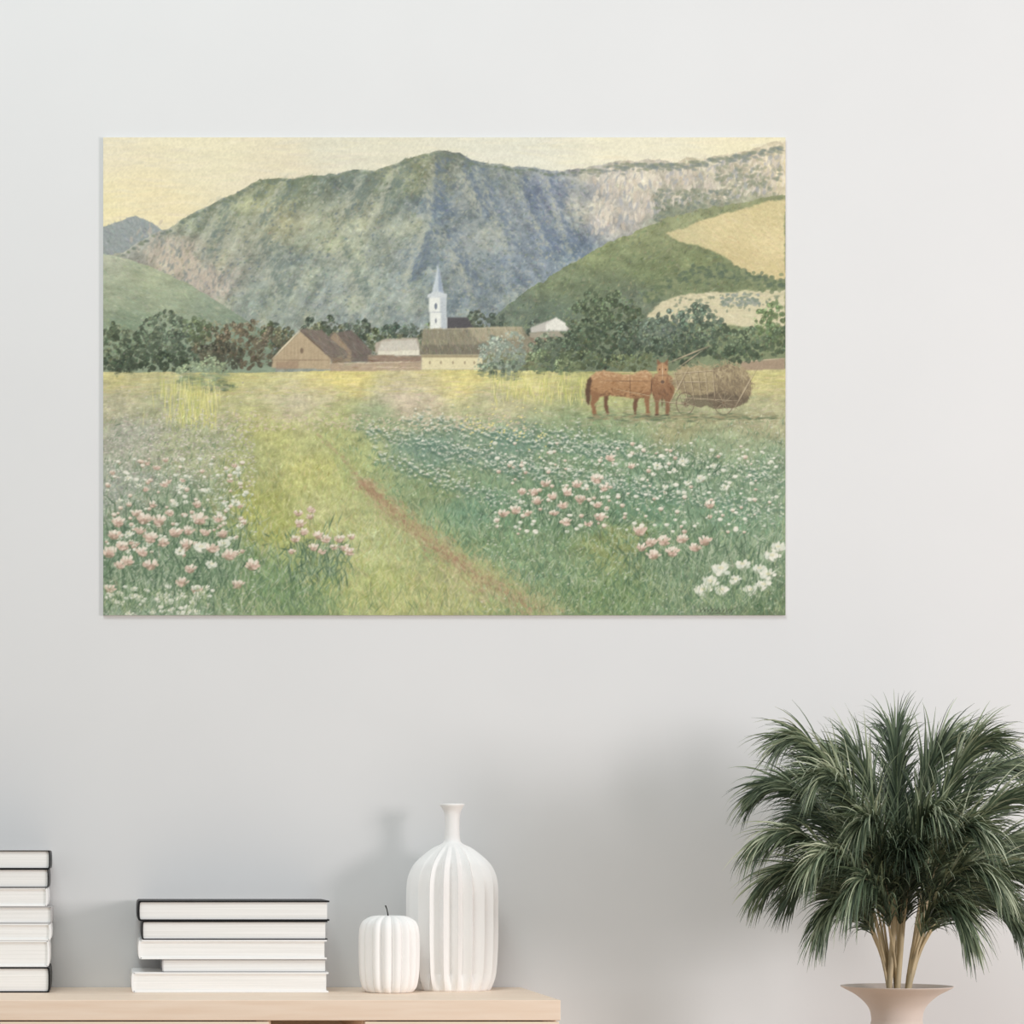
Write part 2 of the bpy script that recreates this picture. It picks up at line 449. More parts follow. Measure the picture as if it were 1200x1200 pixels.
for (xa, ya, xb, yb) in [(512,184,505,262),(505,262,478,330),(560,196,600,300),(600,200,650,300),(640,205,672,296),(430,204,400,262),(340,212,300,262),(262,236,240,300),(470,192,440,260),(540,190,566,250),(300,270,330,350),(400,290,430,360),(520,270,560,350)]:
    for _ in range(100):
        t = R.random(); x = xa+(xb-xa)*t; y = ya+(yb-ya)*t
        dab(x+abs(R.gauss(0, 9)), y+R.gauss(0, 4), R.uniform(2, 6), R.uniform(1, 2.2), ang_m(x, y)+R.gauss(0, .4), (104,120,142) if xa > 480 else (112,128,122), .26)
        dab(x-abs(R.gauss(0, 6)), y+R.gauss(0, 4), R.uniform(2, 5), R.uniform(.8, 1.8), ang_m(x, y)+R.gauss(0, .4), (182,184,166), .25)
for _ in range(1000):
    x = R.uniform(692, 918); y = R.uniform(180, 275)
    top = np.interp(x, [690,720,800,920], [202,196,194,172]); bot = np.interp(x, [690,720,790,840,920], [278,272,240,236,222])
    if y < top or y > bot: continue
    c = R.choice([(228,216,196),(216,202,186),(232,220,200),(172,172,177),(196,186,176),(158,162,166),(206,190,170)])
    dab(x, y, R.uniform(.9, 2.6), R.uniform(3, 9)*.7, R.gauss(.15, .3), c, .6)
for _ in range(240):
    x = R.uniform(690, 918); y = np.interp(x, [690,720,800,920], [200,192,192,172]) + abs(R.gauss(0, 4))
    dab(x, y, R.uniform(2, 5), R.uniform(1, 2.2), .1, R.choice([(134,142,126),(146,150,126),(126,136,134)]), .6)
for _ in range(330):
    x = R.uniform(768, 860); y = R.uniform(222, 262)
    dab(x, y, R.uniform(1.5, 4), R.uniform(1, 2.5), R.gauss(.2, .4), R.choice([(126,136,116),(142,148,124),(118,130,124),(160,158,136)]), .55)
for _ in range(160):
    x = R.uniform(840, 915); y = R.gauss(208, 9)
    dab(x, y, R.uniform(1.5, 4), R.uniform(1, 2.5), R.gauss(.2, .4), R.choice([(126,136,116),(142,148,124),(176,168,150)]), .5)
for _ in range(300):
    t = R.random(); x = 178+80*t+R.gauss(0, 11); y = 285+58*t+R.gauss(0, 10)
    dab(x, y, R.uniform(1, 2.2), R.uniform(2, 6), R.gauss(.2, .3), R.choice([(200,184,168),(190,176,160),(134,142,142),(208,194,174)]), .5)
for i in range(len(rd)-1):
    for k in range(10):
        t = R.random(); x = rd[i][0]*(1-t)+rd[i+1][0]*t; y = rd[i][1]*(1-t)+rd[i+1][1]*t+2.5
        if x < 690: dab(x, y+abs(R.gauss(0, 2)), R.uniform(1.5, 4), 1.5, 0.1, R.choice([(110,122,120),(118,128,110),(112,126,100)]), .42)
# left near hill
mk = ridge([(121,298),(150,304),(190,318),(225,335),(250,350),(275,366),(300,382),(320,395),(330,520),(920,520)], 1.5)
hc = idw([(130,305,(180,184,160)),(180,325,(170,178,146)),(130,350,(160,170,142)),(200,350,(160,171,142)),(250,362,(142,156,134)),(150,380,(130,148,122)),(280,385,(122,140,120))])
put(mk, np.clip(hc*(1+.12*fbm(20, 6, 6)[..., None]), 0, 1)); strokes(2600, (121,298,330,400), .45, 7, 1.8, 13, .5, mask=mk, tint=[(184,188,156),(132,150,128)])
# right green hills
mk = ridge([(121,520),(560,520),(575,378),(590,362),(610,346),(640,328),(665,312),(690,298),(710,285),(740,274),(765,262),(800,250),(830,243),(870,238),(900,230),(920,229)], 3)
hc = idw([(600,360,(114,128,112)),(650,330,(126,138,106)),(700,300,(138,149,106)),(750,275,(144,152,110)),(700,340,(112,126,98)),(800,262,(148,154,114)),(760,320,(118,130,92)),(820,310,(128,138,96)),(870,240,(148,154,114)),(650,370,(102,118,102)),(740,350,(114,126,108)),(840,330,(118,131,96)),(900,350,(132,142,104))])
put(mk, np.clip(hc*(1+.18*fbm(12, 8, 6)[..., None]), 0, 1))
strokes(5600, (570,225,920,400), -.6, 5, 2.2, 16, .5, mask=mk, tint=[(166,168,122),(92,108,88)], angj=.8)
m2 = poly([(780,274),(800,268),(830,256),(860,248),(890,239),(920,232),(920,330),(900,326),(880,322),(862,312),(845,298),(820,289),(800,284)], 3)
put(m2, idw([(800,275,(204,192,144)),(850,265,(218,201,150)),(900,245,(210,194,142)),(900,290,(226,208,156)),(870,300,(206,188,136)),(915,320,(212,194,140))]))
strokes(1500, (780,232,920,330), .5, 8, 1.6, 11, .5, mask=m2, tint=[(232,216,168),(190,176,126),(214,192,148)])
m2 = poly([(758,372),(775,354),(800,346),(830,343),(870,342),(920,340),(920,388),(850,380),(800,378)], 2)
put(m2, (212,202,166)); strokes(700, (755,340,920,388), .1, 10, 2, 10, .5, mask=m2, tint=[(228,218,184),(178,174,132)])
for _ in range(420):
    t = R.random(); x = 755+165*t; y = np.interp(x, [755,800,850,890,920], [350,325,318,330,334])+R.gauss(0, 5)
    dab(x, y, R.uniform(2, 4), R.uniform(1.4, 3), 0, R.choice([(102,118,88),(122,134,98),(92,108,90),(138,146,108)]), .65)
for _ in range(70):
    x = R.uniform(790, 918); y = R.uniform(346, 366); dab(x, y, R.uniform(1.2, 3), R.uniform(1, 2.2), 0, R.choice([(140,148,122),(124,136,114)]), .7)
for _ in range(90):
    x = R.uniform(846, 890); y = R.uniform(344, 358); dab(x, y, R.uniform(1.5, 3), R.uniform(1, 2.2), 0, R.choice([(150,158,150),(128,142,128)]), .7)

# ---- meadow base
mead = ridge([(121,436),(300,437),(420,433),(560,433),(700,436),(920,432)], 1)
mc = idw([(130,446,(206,196,134)),(250,446,(200,194,126)),(400,442,(226,210,130)),(540,440,(226,212,134)),(620,450,(208,202,134)),(700,450,(176,176,112)),(900,446,(206,198,134)),(130,470,(182,178,146)),(200,478,(178,180,140)),(350,470,(202,192,158)),(480,466,(208,192,166)),(600,470,(188,184,142)),(680,500,(136,156,114)),(800,500,(160,160,118)),(900,490,(174,172,134)),
 (150,510,(170,172,154)),(240,520,(170,175,136)),(318,505,(190,190,120)),(360,550,(194,192,116)),(300,590,(168,172,92)),(330,620,(172,178,100)),(450,495,(158,172,130)),(500,530,(122,150,132)),(600,520,(120,150,130)),(700,530,(126,154,122)),(850,530,(148,164,128)),(900,560,(132,156,126)),
 (140,570,(160,168,154)),(220,580,(144,160,134)),(160,640,(112,138,116)),(250,660,(112,140,110)),(200,700,(150,170,146)),(380,600,(190,192,130)),(350,690,(120,150,98)),(300,670,(128,156,106)),(430,640,(188,194,136)),(450,690,(178,186,118)),(500,700,(182,184,122)),(540,690,(174,174,124)),(500,570,(140,158,112)),(560,600,(114,148,118)),
 (650,600,(108,142,108)),(750,590,(106,142,112)),(850,600,(118,150,120)),(640,660,(126,152,112)),(720,640,(140,152,96)),(720,700,(112,138,90)),(820,700,(124,146,114)),(900,650,(146,166,136)),(905,700,(104,124,90)),(610,710,(138,154,106)),(570,640,(124,152,110)),(800,560,(120,150,124)),(420,540,(170,180,118)),(400,500,(176,182,118)),(290,540,(170,176,118))], 3.2, 24)
mc = mc*(1+.15*fbm(14, 6, 2)[..., None]+.12*fbm(3, 5, 6, 3)[..., None])
put(mead, np.clip(mc, 0, 1))

def tree(cx, cy, rx, ry, col, n=None, hl=1.5, dk=.66):
    n = n or int(rx*ry/2.6)
    c = np.array(col, float)
    ph = [R.uniform(0, 6.28) for _ in range(3)]
    def rad(a): return 1+.10*math.sin(3*a+ph[0])+.07*math.sin(5*a+ph[1])+.05*math.sin(9*a+ph[2])
    for _ in range(n//3):
        a = R.uniform(0, 6.28); r = math.sqrt(R.random())*rad(a)
        dab(cx+rx*r*math.cos(a), cy+ry*r*math.sin(a), R.uniform(2, 4.5), R.uniform(1.8, 3.5), R.uniform(0, 3), c*R.uniform(dk, 1.0), .8)
    for _ in range(n):
        a = R.uniform(0, 6.28); r = math.sqrt(R.random())*1.04*rad(a)
        xx = rx*r*math.cos(a); yy = ry*r*math.sin(a)
        l = (-yy/ry*.6-xx/rx*.4)
        k = 1+(hl-1)*max(0, l)*1.3-(1-dk)*max(0, -l)
        cc = np.clip(c*k*R.uniform(.82, 1.2)+np.array([R.gauss(4, 6), R.gauss(2, 4), R.gauss(0, 5)]), 0, 255)
        dab(cx+xx, cy+yy, R.uniform(.8, 2.0), R.uniform(.7, 1.5), R.uniform(0, 3), cc, .6)
for x in range(318, 690, 9): tree(x, 400+R.uniform(-9, 5), 10, R.uniform(9, 19), R.choice([(92,106,92),(110,120,94),(82,94,82),(122,124,96),(100,112,80)]))
for (x, y, rx, ry, c) in [(135,408,28,28,(118,130,104)),(190,390,24,28,(100,114,94)),(165,412,26,24,(90,104,84)),(215,405,26,30,(96,110,92)),(250,404,22,24,(112,108,86)),(285,402,28,27,(116,106,86)),(262,416,26,16,(88,90,76)),(318,408,18,22,(112,106,88)),(140,424,24,12,(78,92,74)),(200,425,30,11,(74,88,70)),(335,398,14,14,(110,112,88)),
  (385,381,12,9,(88,100,84)),(372,392,8,8,(114,122,98)),(460,388,16,10,(88,104,92)),(480,386,10,8,(96,110,96)),(560,376,14,12,(98,110,94)),(585,378,12,10,(92,106,94)),(632,388,12,12,(96,108,98)),(425,388,10,8,(100,112,94)),(232,388,16,16,(108,122,92)),(128,392,10,16,(96,110,86))]:
    tree(x, y, rx, ry, c)
# church
put(poly([(523,372),(548,372),(556,386),(521,386)]), (86,84,88))
put(poly([(505.5,346),(511,322),(513.2,307),(515.5,322),(520.5,346)]), (196,206,214))
put(poly([(513.5,309),(516.5,324),(520.5,346),(514,346)]), (154,168,188))
put(poly([(503,345),(522.5,345),(524,386),(504,386)]), (232,234,228)); put(poly([(516,346),(522.5,345),(524,386),(517,386)]), (190,198,205))
put(poly([(501.5,345),(513,341),(524,345),(524,349),(501.5,349)]), (206,212,216))
dab(511, 359, 1.8, 4, 0, (120,130,145)); dab(511, 376, 1.4, 3, 0, (150,155,165)); line(503,366,523,366,1.2,(175,182,190)); line(513.2,303,513.2,312,1.1,(120,130,150))
put(poly([(440,402),(452,397),(490,396),(494,413),(440,414)]), (184,172,156)); put(poly([(443,411),(494,410),(494,417),(443,417)]), (226,220,200))
put(poly([(448,400),(488,398),(492,410),(443,411)]), (214,210,198), .7)
strokes(90, (440,397,494,414), 1.3, 5, 1.4, 12, .5)
put(poly([(622,384),(650,373),(668,381),(668,388),(622,390)]), (196,192,184)); put(poly([(640,380),(652,372),(664,380),(664,387),(640,387)]), (228,226,216))
put(poly([(600,396),(640,393),(655,398),(650,405),(600,405)]), (138,120,102)); put(poly([(620,390),(655,388),(662,395),(622,396)]), (164,156,138))
put(poly([(496,386),(552,385),(612,384),(626,404),(626,414),(493,416)], .8), (144,137,116))
put(poly([(548,384),(612,383),(612,398),(560,400)], .8), (170,161,134)); put(poly([(493,404),(560,404),(566,416),(492,416)], .6), (124,118,102))
mh = poly([(494,386),(612,384),(626,416),(492,416)]); strokes(600, (492,384,626,416), 1.3, 6, 1.5, 16, .6, mask=mh, tint=[(182,172,142),(116,116,100)])
line(494,386,612,384,1.4,(196,184,154),.7)
put(poly([(494,416),(566,416),(566,433),(494,433)]), (226,214,170)); put(poly([(494,416),(566,416),(566,419),(494,419)]), (160,146,116))
for x in (504,517,531,545,556): dab(x, 425, 1.4, 2.2, 0, (164,148,120), .8)
put(poly([(566,416),(626,414),(630,432),(566,433)]), (128,130,100)); tree(612, 424, 18, 9, (126,134,100))
# barns
put(poly([(388,391),(413,387),(436,412),(436,424),(404,424),(384,398)]), (114,104,96)); put(poly([(386,398),(393,389),(412,412),(412,424),(398,424)]), (158,138,114))
put(poly([(319,431),(320,421),(352,388),(388,419),(388,433)]), (186,164,132))
put(poly([(350,386),(377,387),(408,414),(407,420),(389,421)]), (126,114,104)); put(poly([(389,419),(404,418),(404,432),(388,433)]), (140,122,102))
line(352,387,320,420,2.4,(218,202,172)); line(352,387,388,419,2.0,(114,98,84)); line(320,422,388,422,1.3,(142,120,98))
for x in range(325, 387, 4): line(x, 431, x+R.gauss(0, .5), max(392, 420-(1-abs(x-353)/36)*26), .9, R.choice([(158,134,106),(198,174,142),(170,146,116)]), .6)
dab(354, 411, 2.0, 3.5, 0, (132,112,92)); put(poly([(324,424),(350,423),(350,432),(324,433)]), (158,130,108), .6)
mh = poly([(350,386),(377,387),(408,414),(389,421)]); strokes(220, (350,386,408,421), .75, 8, 1.4, 16, .6, mask=mh, tint=[(150,140,126),(102,92,86)])
mh = poly([(388,391),(413,387),(436,412),(404,424)]); strokes(180, (388,387,436,424), .85, 8, 1.4, 16, .6, mask=mh, tint=[(142,132,120),(96,86,82)])
put(poly([(388,426),(494,423),(494,434),(388,435)]), (182,160,134)); put(poly([(432,416),(494,417),(494,425),(432,425)]), (150,128,110))
line(388,426,494,424,1.6,(212,196,168)); line(436,430,494,431,1.5,(212,190,162))
strokes(260, (388,416,494,434), 0, 8, 1.4, 16, .5)
put(poly([(868,424),(920,420),(920,433),(868,434)]), (166,144,120)); line(868,424,920,420,1.5,(200,180,150))
for (x, y, rx, ry, c) in [(655,415,28,20,(98,116,94)),(690,376,26,30,(96,111,86)),(725,374,28,28,(92,107,82)),(708,400,42,28,(82,97,78)),(745,398,22,24,(90,105,88)),(640,410,18,20,(108,122,102)),
   (770,392,20,22,(110,126,110)),(790,384,18,20,(102,118,106)),(820,382,26,24,(98,116,100)),(845,400,26,20,(98,114,92)),(795,408,34,18,(86,102,84)),(880,402,24,20,(108,126,98)),(905,376,20,22,(114,136,92)),(912,398,16,18,(92,108,82)),(862,414,30,10,(86,102,80)),(680,422,30,12,(102,116,86)),(740,424,30,10,(108,120,86))]:
    tree(x, y, rx, ry, c)
tree(590, 414, 27, 24, (150,164,150), hl=1.35, dk=.78); tree(588, 434, 29, 11, (122,139,118)); tree(632, 424, 14, 14, (118,134,100)); tree(664, 430, 16, 9, (132,148,108))
tree(240, 440, 30, 20, (150,166,132), hl=1.25, dk=.78); tree(255, 452, 20, 8, (128,146,112)); tree(225, 448, 16, 10, (140,156,120), hl=1.25)
strokes(2200, (121,436,920,462), 0, 14, 2, 10, .5, mask=mead, tint=[(232,218,136),(192,190,108),(218,196,148)], angj=.1)
strokes(3800, (121,452,920,500), 0, 9, 1.6, 14, .5, tint=[(214,198,168),(162,170,124),(212,190,172)], angj=.3)
for _ in range(420):
    x, y = (R.gauss(224, 17), R.uniform(460, 505)) if R.random() < .6 else (R.uniform(575, 690), R.uniform(446, 476))
    line(x, y, x+R.gauss(0, 2), y-R.uniform(8, 24 if x < 300 else 14), 1.2, R.choice([(224,214,128),(206,204,112),(176,184,100),(234,226,150)]), .7)
def gr(n, y0, y1, L, w, box=(121, 920)):
    strokes(n, (box[0], y0, box[1], y1), 1.45, L, w, 20, .5, angj=.6)
gr(4500, 485, 560, 5, 1.5); gr(7000, 540, 640, 7, 1.6); gr(8000, 610, 720, 10, 1.8)
pathx = lambda y: np.interp(y, [490,520,560,600,650,720], [330,345,362,390,440,510])
halfw = lambda y: np.interp(y, [490,560,640,720], [48,72,105,125])
for _ in range(10500):
    x = R.uniform(121, 920); y = 490+232*R.random()**.8; s_ = .45+(y-480)/260
    if abs(x-pathx(y)+R.gauss(0, 12)) < halfw(y):
        c = R.choice([(208,206,138),(190,192,112),(216,210,154),(160,172,94),(180,186,118),(204,190,134),(164,168,88)]); a_ = .5
    elif x < pathx(y):
        c = R.choice([(90,120,92),(128,152,118),(172,186,160),(100,132,100),(190,200,180),(78,104,84),(198,190,156)]); a_ = .5
    else:
        c = R.choice([(82,120,96),(104,140,110),(146,172,138),(94,132,90),(168,188,140),(74,104,78),(180,190,138),(192,202,172)]); a_ = .5
    line(x, y, x+R.gauss(0, 4)*s_, y-R.uniform(2, 10)*s_, 1.0+.5*s_, c, a_)
def flecks(n, fx, fy, sy, cols, s0, s1, a=.8):
    for _ in range(n):
        x = fx(); y = fy(); dab(x, y, R.uniform(s0, s1), R.uniform(s0, s1)*.55, R.gauss(0, .4), R.choice(cols), a)
wh = [(228,230,210),(238,236,222),(206,216,198),(216,210,198)]
for (xa, ya, xb, yb, sp_, n) in [(430,500,640,560,9,420),(480,490,720,530,8,420),(520,520,760,575,9,380),(640,505,915,560,10,420),(700,560,915,600,10,260),(440,530,560,575,8,200),(560,575,700,610,8,160)]:
    for _ in range(n):
        t = R.random(); x = xa+(xb-xa)*t+R.gauss(0, 8); y = ya+(yb-ya)*t+R.gauss(0, sp_*.7)
        dab(x, y+3, R.uniform(2, 5), R.uniform(1, 2), .2, R.choice([(84,118,102),(98,132,112),(76,106,86)]), .3)
        dab(x, y, R.uniform(.8, 2.6), R.uniform(.6, 1.4), R.gauss(.2, .4), R.choice(wh), .65)
flecks(900, lambda: R.uniform(640, 918), lambda: R.gauss(555, 28), 0, wh, .8, 2.2, .5)
flecks(1300, lambda: R.uniform(122, 300), lambda: R.gauss(525, 24), 0, [(214,204,194),(226,218,204),(190,182,172),(164,152,148)], .8, 2.2, .6)
flecks(900, lambda: R.uniform(122, 300), lambda: R.uniform(545, 720), 0, wh, .9, 2.6, .5)
flecks(1000, lambda: R.uniform(560, 918), lambda: R.uniform(580, 718), 0, wh+[(170,196,150),(190,206,170)], .8, 2.2, .5)
flecks(500, lambda: R.uniform(250, 620), lambda: R.uniform(484, 505), 0, [(222,206,176),(204,184,158)], .9, 2.6, .6)
flecks(90, lambda: R.uniform(540, 640), lambda: R.gauss(500, 14), 0, [(238,222,136)], 1, 2, .8)
# worn rut in the grassy track
rt = [(372,508),(400,535),(424,562),(440,580),(462,600),(490,622),(520,646),(550,668),(590,692),(640,718)]
for i in range(len(rt)-1):
    for k in range(130):
        t = R.random(); x = rt[i][0]*(1-t)+rt[i+1][0]*t; y = rt[i][1]*(1-t)+rt[i+1][1]*t
        w = 2.6+(y-500)*.065
        if i < 2: w *= .4
        if i < 2 and R.random() < .75: continue
        dab(x+R.gauss(0, w), y+R.gauss(0, w*.4), R.uniform(1.5, 4.5)*(.6+w/16), R.uniform(.8, 1.8), .75+R.gauss(0, .4), R.choice([(178,150,118),(196,172,136),(160,136,104),(206,188,148),(172,144,112),(162,156,108),(184,176,120)]), .38)
for k in range(700):
    t = R.random(); i = R.randrange(2, len(rt)-1); x = rt[i][0]*(1-t)+rt[i+1][0]*t; y = rt[i][1]*(1-t)+rt[i+1][1]*t; w = 1.4+(y-500)*.035
    dab(x+R.gauss(0, w), y+R.gauss(0, 1.5), R.uniform(1.5, 4), R.uniform(.7, 1.4), .8+R.gauss(0, .4), R.choice([(160,122,94),(174,136,106),(146,116,88),(186,152,120)]), .4)
for k in range(1000):
    t = R.random(); x = 430+230*t+R.gauss(0, 16); y = 588+135*t+R.gauss(0, 5)
    line(x, y, x+R.gauss(0, 4), y-R.uniform(3, 11), 1.2, R.choice([(200,190,138),(158,166,104),(186,172,128),(178,182,118)]), .4)
# ---- horses
def dabs_in(mask, n, box, cols, rx, ry, an, anj, a):
    for _ in range(n):
        x = R.uniform(box[0], box[2]); y = R.uniform(box[1], box[3])
        if mask[int(y-161), int(x-121)] < .6: continue
        u = (y-box[1])/(box[3]-box[1])
        c = cols[min(len(cols)-1, max(0, int(u*len(cols)+R.gauss(0, .5))))]
        dab(x, y, R.uniform(*rx), R.uniform(*ry), an+R.gauss(0, anj), np.clip(np.array(c)+R.gauss(0, 8), 0, 255), a)
for q in ([(708,462),(714,462),(712,472),(714,485),(711,486),(708,476)], [(744,462),(750,463),(747,473),(746,486),(743,486),(742,474)]): put(poly(q, .2), (114,82,62))
body = [(690,450),(692,442),(698,436),(708,434),(718,436),(730,439),(742,439),(750,435),(758,434),(764,438),(766,450),(763,460),(756,466),(740,467),(724,464),(712,463),(702,466),(694,464),(690,458)]
mb = poly(body, .3); put(mb, (176,132,92))
dabs_in(mb, 460, (690,434,766,468), [(212,174,132),(196,152,110),(178,132,90),(152,110,74),(120,86,62)], (1.2,3.4), (.6,1.3), .1, .5, .5)
for q in ([(691,456),(703,460),(702,468),(697,474),(699,482),(701,488),(695,488),(694,480),(692,473),(693,466)], [(754,460),(763,458),(761,470),(761,478),(762,488),(757,488),(757,478),(755,470)]):
    mq = poly(q, .2); put(mq, (148,106,74))
line(699,474,697,480,1.2,(106,78,62), .6); line(697,486,701,488,2,(88,68,58)); line(757,487,762,488,2,(88,68,58))
put(poly([(692,441),(688,446),(686,458),(687,470),(690,476),(692,468),(692,454),(694,446)], .2), (98,74,58))
line(704,436,760,437,1.3,(224,190,150), .6); line(706,446,762,447,1.0,(106,82,66), .8); line(738,439,739,467,1.1,(106,80,64), .8); line(722,456,792,470,1.0,(192,172,138), .8)
mb = poly([(763,446),(768,438),(781,437),(789,443),(791,456),(788,468),(767,468),(763,458)], .3)
put(mb, (150,108,78))
dabs_in(mb, 180, (763,437,791,468), [(192,150,110),(164,122,86),(136,98,70),(112,82,62)], (1,3), (.6,1.2), 1.3, .5, .5)
line(764,444,763,462,1.4,(88,66,54), .85)
for q in ([(767,465),(773,466),(772,476),(772,487),(768,487),(768,477)], [(779,466),(786,465),(785,476),(784,487),(780,487),(780,477)]): put(poly(q, .2), (136,98,72))
line(768,486,772,486,2,(88,68,58)); line(780,486,784,486,2,(88,68,58)); line(776,466,776,476,3,(116,96,72), .7)
put(poly([(770,430),(772,425),(780,425),(783,430),(782,440),(779,450),(774,450),(771,440)], .1), (182,138,98))
put(poly([(770,428),(770,420),(775,426)]), (138,100,74)); put(poly([(778,426),(783,420),(783,429)]), (138,100,74))
line(776.5,428,776.5,443,1.4,(220,194,160), .8); dab(776.5, 447.5, 2.4, 2.2, 0, (112,88,74)); dab(773,433,.9,.9,0,(70,52,46)); dab(780,433,.9,.9,0,(70,52,46)); line(771,440,782,440,.8,(96,74,60))
# ---- wagon with hay
def ell(cx, cy, rx, ry): return np.clip((1-np.sqrt(((X-cx)/rx)**2+((Y-cy)/ry)**2))*min(rx, ry)+RN1*3, 0, 1)
put(ell(852, 452, 30, 25), (134,118,94)); put(ell(815, 446, 26, 18), (162,146,110)); put(ell(835, 470, 40, 8), (112,100,82), .8)
for _ in range(1200):
    x = R.uniform(786, 886); y = R.uniform(422, 480)
    inA = ((x-852)/31)**2+((y-451)/27)**2 < 1+R.uniform(-.12, .12); inB = ((x-815)/28)**2+((y-446)/20)**2 < 1+R.uniform(-.12, .12)
    if not (inA or inB): continue
    lightf = (452-y)/26
    cols = [(196,178,140),(176,158,120),(162,144,110)] if lightf > .25 else ([(148,130,100),(130,114,90),(172,154,120)] if lightf > -.35 else [(110,96,78),(96,84,70),(130,114,92)])
    dab(x, y, R.uniform(1.5, 4.5), R.uniform(.5, 1.1), (R.gauss(1.2, .7) if x > 835 else R.gauss(.3, .6)), R.choice(cols), .6)
def seg(a, b_, c, d, w=1.4): line(a, b_, c, d, w, (192,174,144), .85); line(a+1.2, b_+.8, c+1.2, d+.8, .7, (98,84,70), .7)
for (a, b_, c, d) in [(787,438,840,434),(790,448,838,447),(794,466,866,470)]: seg(a, b_, c, d)
for k in range(6): seg(790+k*9, 436-k*.4, 797+k*8.2, 468, 1.0)
seg(786,424,830,406,2.0); seg(796,430,824,410,1.6); seg(786,470,806,432,1.6); seg(862,476,884,436,1.8); seg(770,470,812,474,1.4)
def wheel(cx, cy, r):
    for k in range(30):
        a = 2*math.pi*k/30; a2 = a+2*math.pi/30
        line(cx+r*math.cos(a)*.8, cy+r*math.sin(a), cx+r*math.cos(a2)*.8, cy+r*math.sin(a2), 1.3, (112,96,80), .8)
    for k in range(8):
        a = math.pi*k/4+.2; line(cx, cy, cx+r*.8*math.cos(a), cy+r*math.sin(a), .9, (176,160,132), .75)
    dab(cx, cy, 1.6, 1.6, 0, (120,100,80))
wheel(803, 473, 13); wheel(848, 472, 14)
for _ in range(360):
    x = R.uniform(690, 912); dab(x, 489+R.gauss(0, 2.5), R.uniform(2, 6), 1.0, 0, R.choice([(112,128,92),(150,138,104),(94,110,84),(166,154,116)]), .5)
# leafy stems beneath flowers
def foliage(cx, cy, rx, ry, n):
    for _ in range(n):
        x = R.gauss(cx, rx*.5); y = R.gauss(cy, ry*.5); L = R.uniform(5, 17); an = -1.57+R.gauss(0, .6)
        line(x, y, x+L*math.cos(an), y+L*math.sin(an), R.uniform(1.2, 2.6), R.choice([(84,112,84),(112,140,104),(150,172,138),(70,96,74),(180,194,164),(98,126,94)]), .6)
for q in [(150,660,40,50,420),(220,660,50,50,480),(260,650,30,40,240),(200,610,70,30,340),(372,660,40,34,360),(650,600,70,30,340),(690,600,40,24,220),(770,660,45,30,300),(820,640,40,30,220),(890,670,40,40,320),(800,560,60,24,260),(840,690,40,20,180),(160,700,40,20,200),(230,695,40,20,200)]: foliage(*q)
# flowers
def flower(x, y, r, pink=True):
    cols = [(228,206,188),(236,222,206),(208,178,160),(240,230,214),(220,194,174)] if pink else [(238,234,220),(228,228,212),(212,218,202)]
    line(x, y+r*.6, x+R.gauss(0, 2), y+r*2.6, 1.1, (100,128,90), .6)
    dab(x, y+r*.4, r*.6, r*.4, 0, (160,132,112) if pink else (158,170,144), .75)
    if r < 4.5:
        dab(x, y, r*.8, r*.5, 0, R.choice(cols), .85); dab(x-r*.2, y-r*.15, r*.4, r*.25, 0, cols[3] if pink else cols[0], .8); return
    for k in range(int(10+r*1.6)):
        a = R.uniform(-math.pi, 0) if R.random() < .72 else R.uniform(0, math.pi); rr = r*math.sqrt(R.random())*.8
        px_, py_ = x+rr*math.cos(a), y+rr*.62*math.sin(a)+r*.12
        l = (y-py_)/r
        c = R.choice(cols[1::2]) if l > .1 else R.choice(cols[0::2])
        dab(px_, py_, r*R.uniform(.16, .32), r*R.uniform(.12, .2), math.atan2(py_-y-r*.5, px_-x)*.9, c, .8)
    if pink: dab(x+R.gauss(0, .8), y+r*.32, r*.42, r*.16, 0, (196,156,140), .6)
    else: dab(x, y, r*.3, r*.16, 0, (222,214,170), .6)
Lf = [(128,645),(145,638),(140,660),(128,688),(150,655),(163,620),(176,628),(160,600),(190,634),(186,608),(202,622),(210,645),(222,665),(234,640),(230,690),(215,680),(240,622),(232,606),(250,640),(262,636),(256,606),(262,624),(270,648),(296,660),(281,683),(232,590),(205,590),(180,590),(150,560),(172,572),(212,570),(244,574),(140,610),(132,625),(166,645),(178,660),(274,588),(192,566),(218,636),(246,660),(200,600),(170,606),(222,620),(150,625)]
for _ in range(170): flower(R.uniform(124, 290), R.uniform(535, 650), R.uniform(2.5, 5), R.random() < .5)
for x, y in Lf: flower(x+R.gauss(0, 1.5), y, R.uniform(7.5, 11) if y > 600 else R.uniform(5, 7), R.random() < .8)
for _ in range(70): flower(R.uniform(124, 250), R.uniform(686, 718), R.uniform(3, 6), False)
for x, y in [(350,600),(364,604),(346,630),(352,612),(374,626),(382,630),(392,640),(412,628),(404,640),(368,640),(378,645),(366,596),(342,645),(410,645),(356,622),(398,630)]: flower(x, y, R.uniform(5.5, 8))
for _ in range(230): flower(R.uniform(580, 915), R.uniform(518, 625), R.uniform(2, 4.4), R.random() < .45)
for x, y in [(604,596),(618,600),(630,585),(648,580),(660,590),(664,610),(680,583),(700,590),(703,604),(690,612),(640,565),(612,575),(716,535),(740,545),(700,560),(676,566),(590,600),(650,600),(626,575),(665,575),(708,570)]: flower(x, y, R.uniform(5.5, 8.5))
for x, y in [(770,545),(790,550),(800,540),(820,560),(836,545),(850,570),(806,565),(780,570)]: flower(x, y, R.uniform(5, 8), False)
for x, y in [(752,640),(762,634),(778,632),(766,648),(800,630),(826,632),(832,590),(750,620),(815,640),(788,645)]: flower(x, y, R.uniform(7.5, 10.5))
for x, y in [(845,665),(832,680),(862,678),(890,665),(905,650),(900,672),(846,690),(912,640),(880,690),(824,690),(870,660),(895,684)]: flower(x, y, R.uniform(9, 13), False)
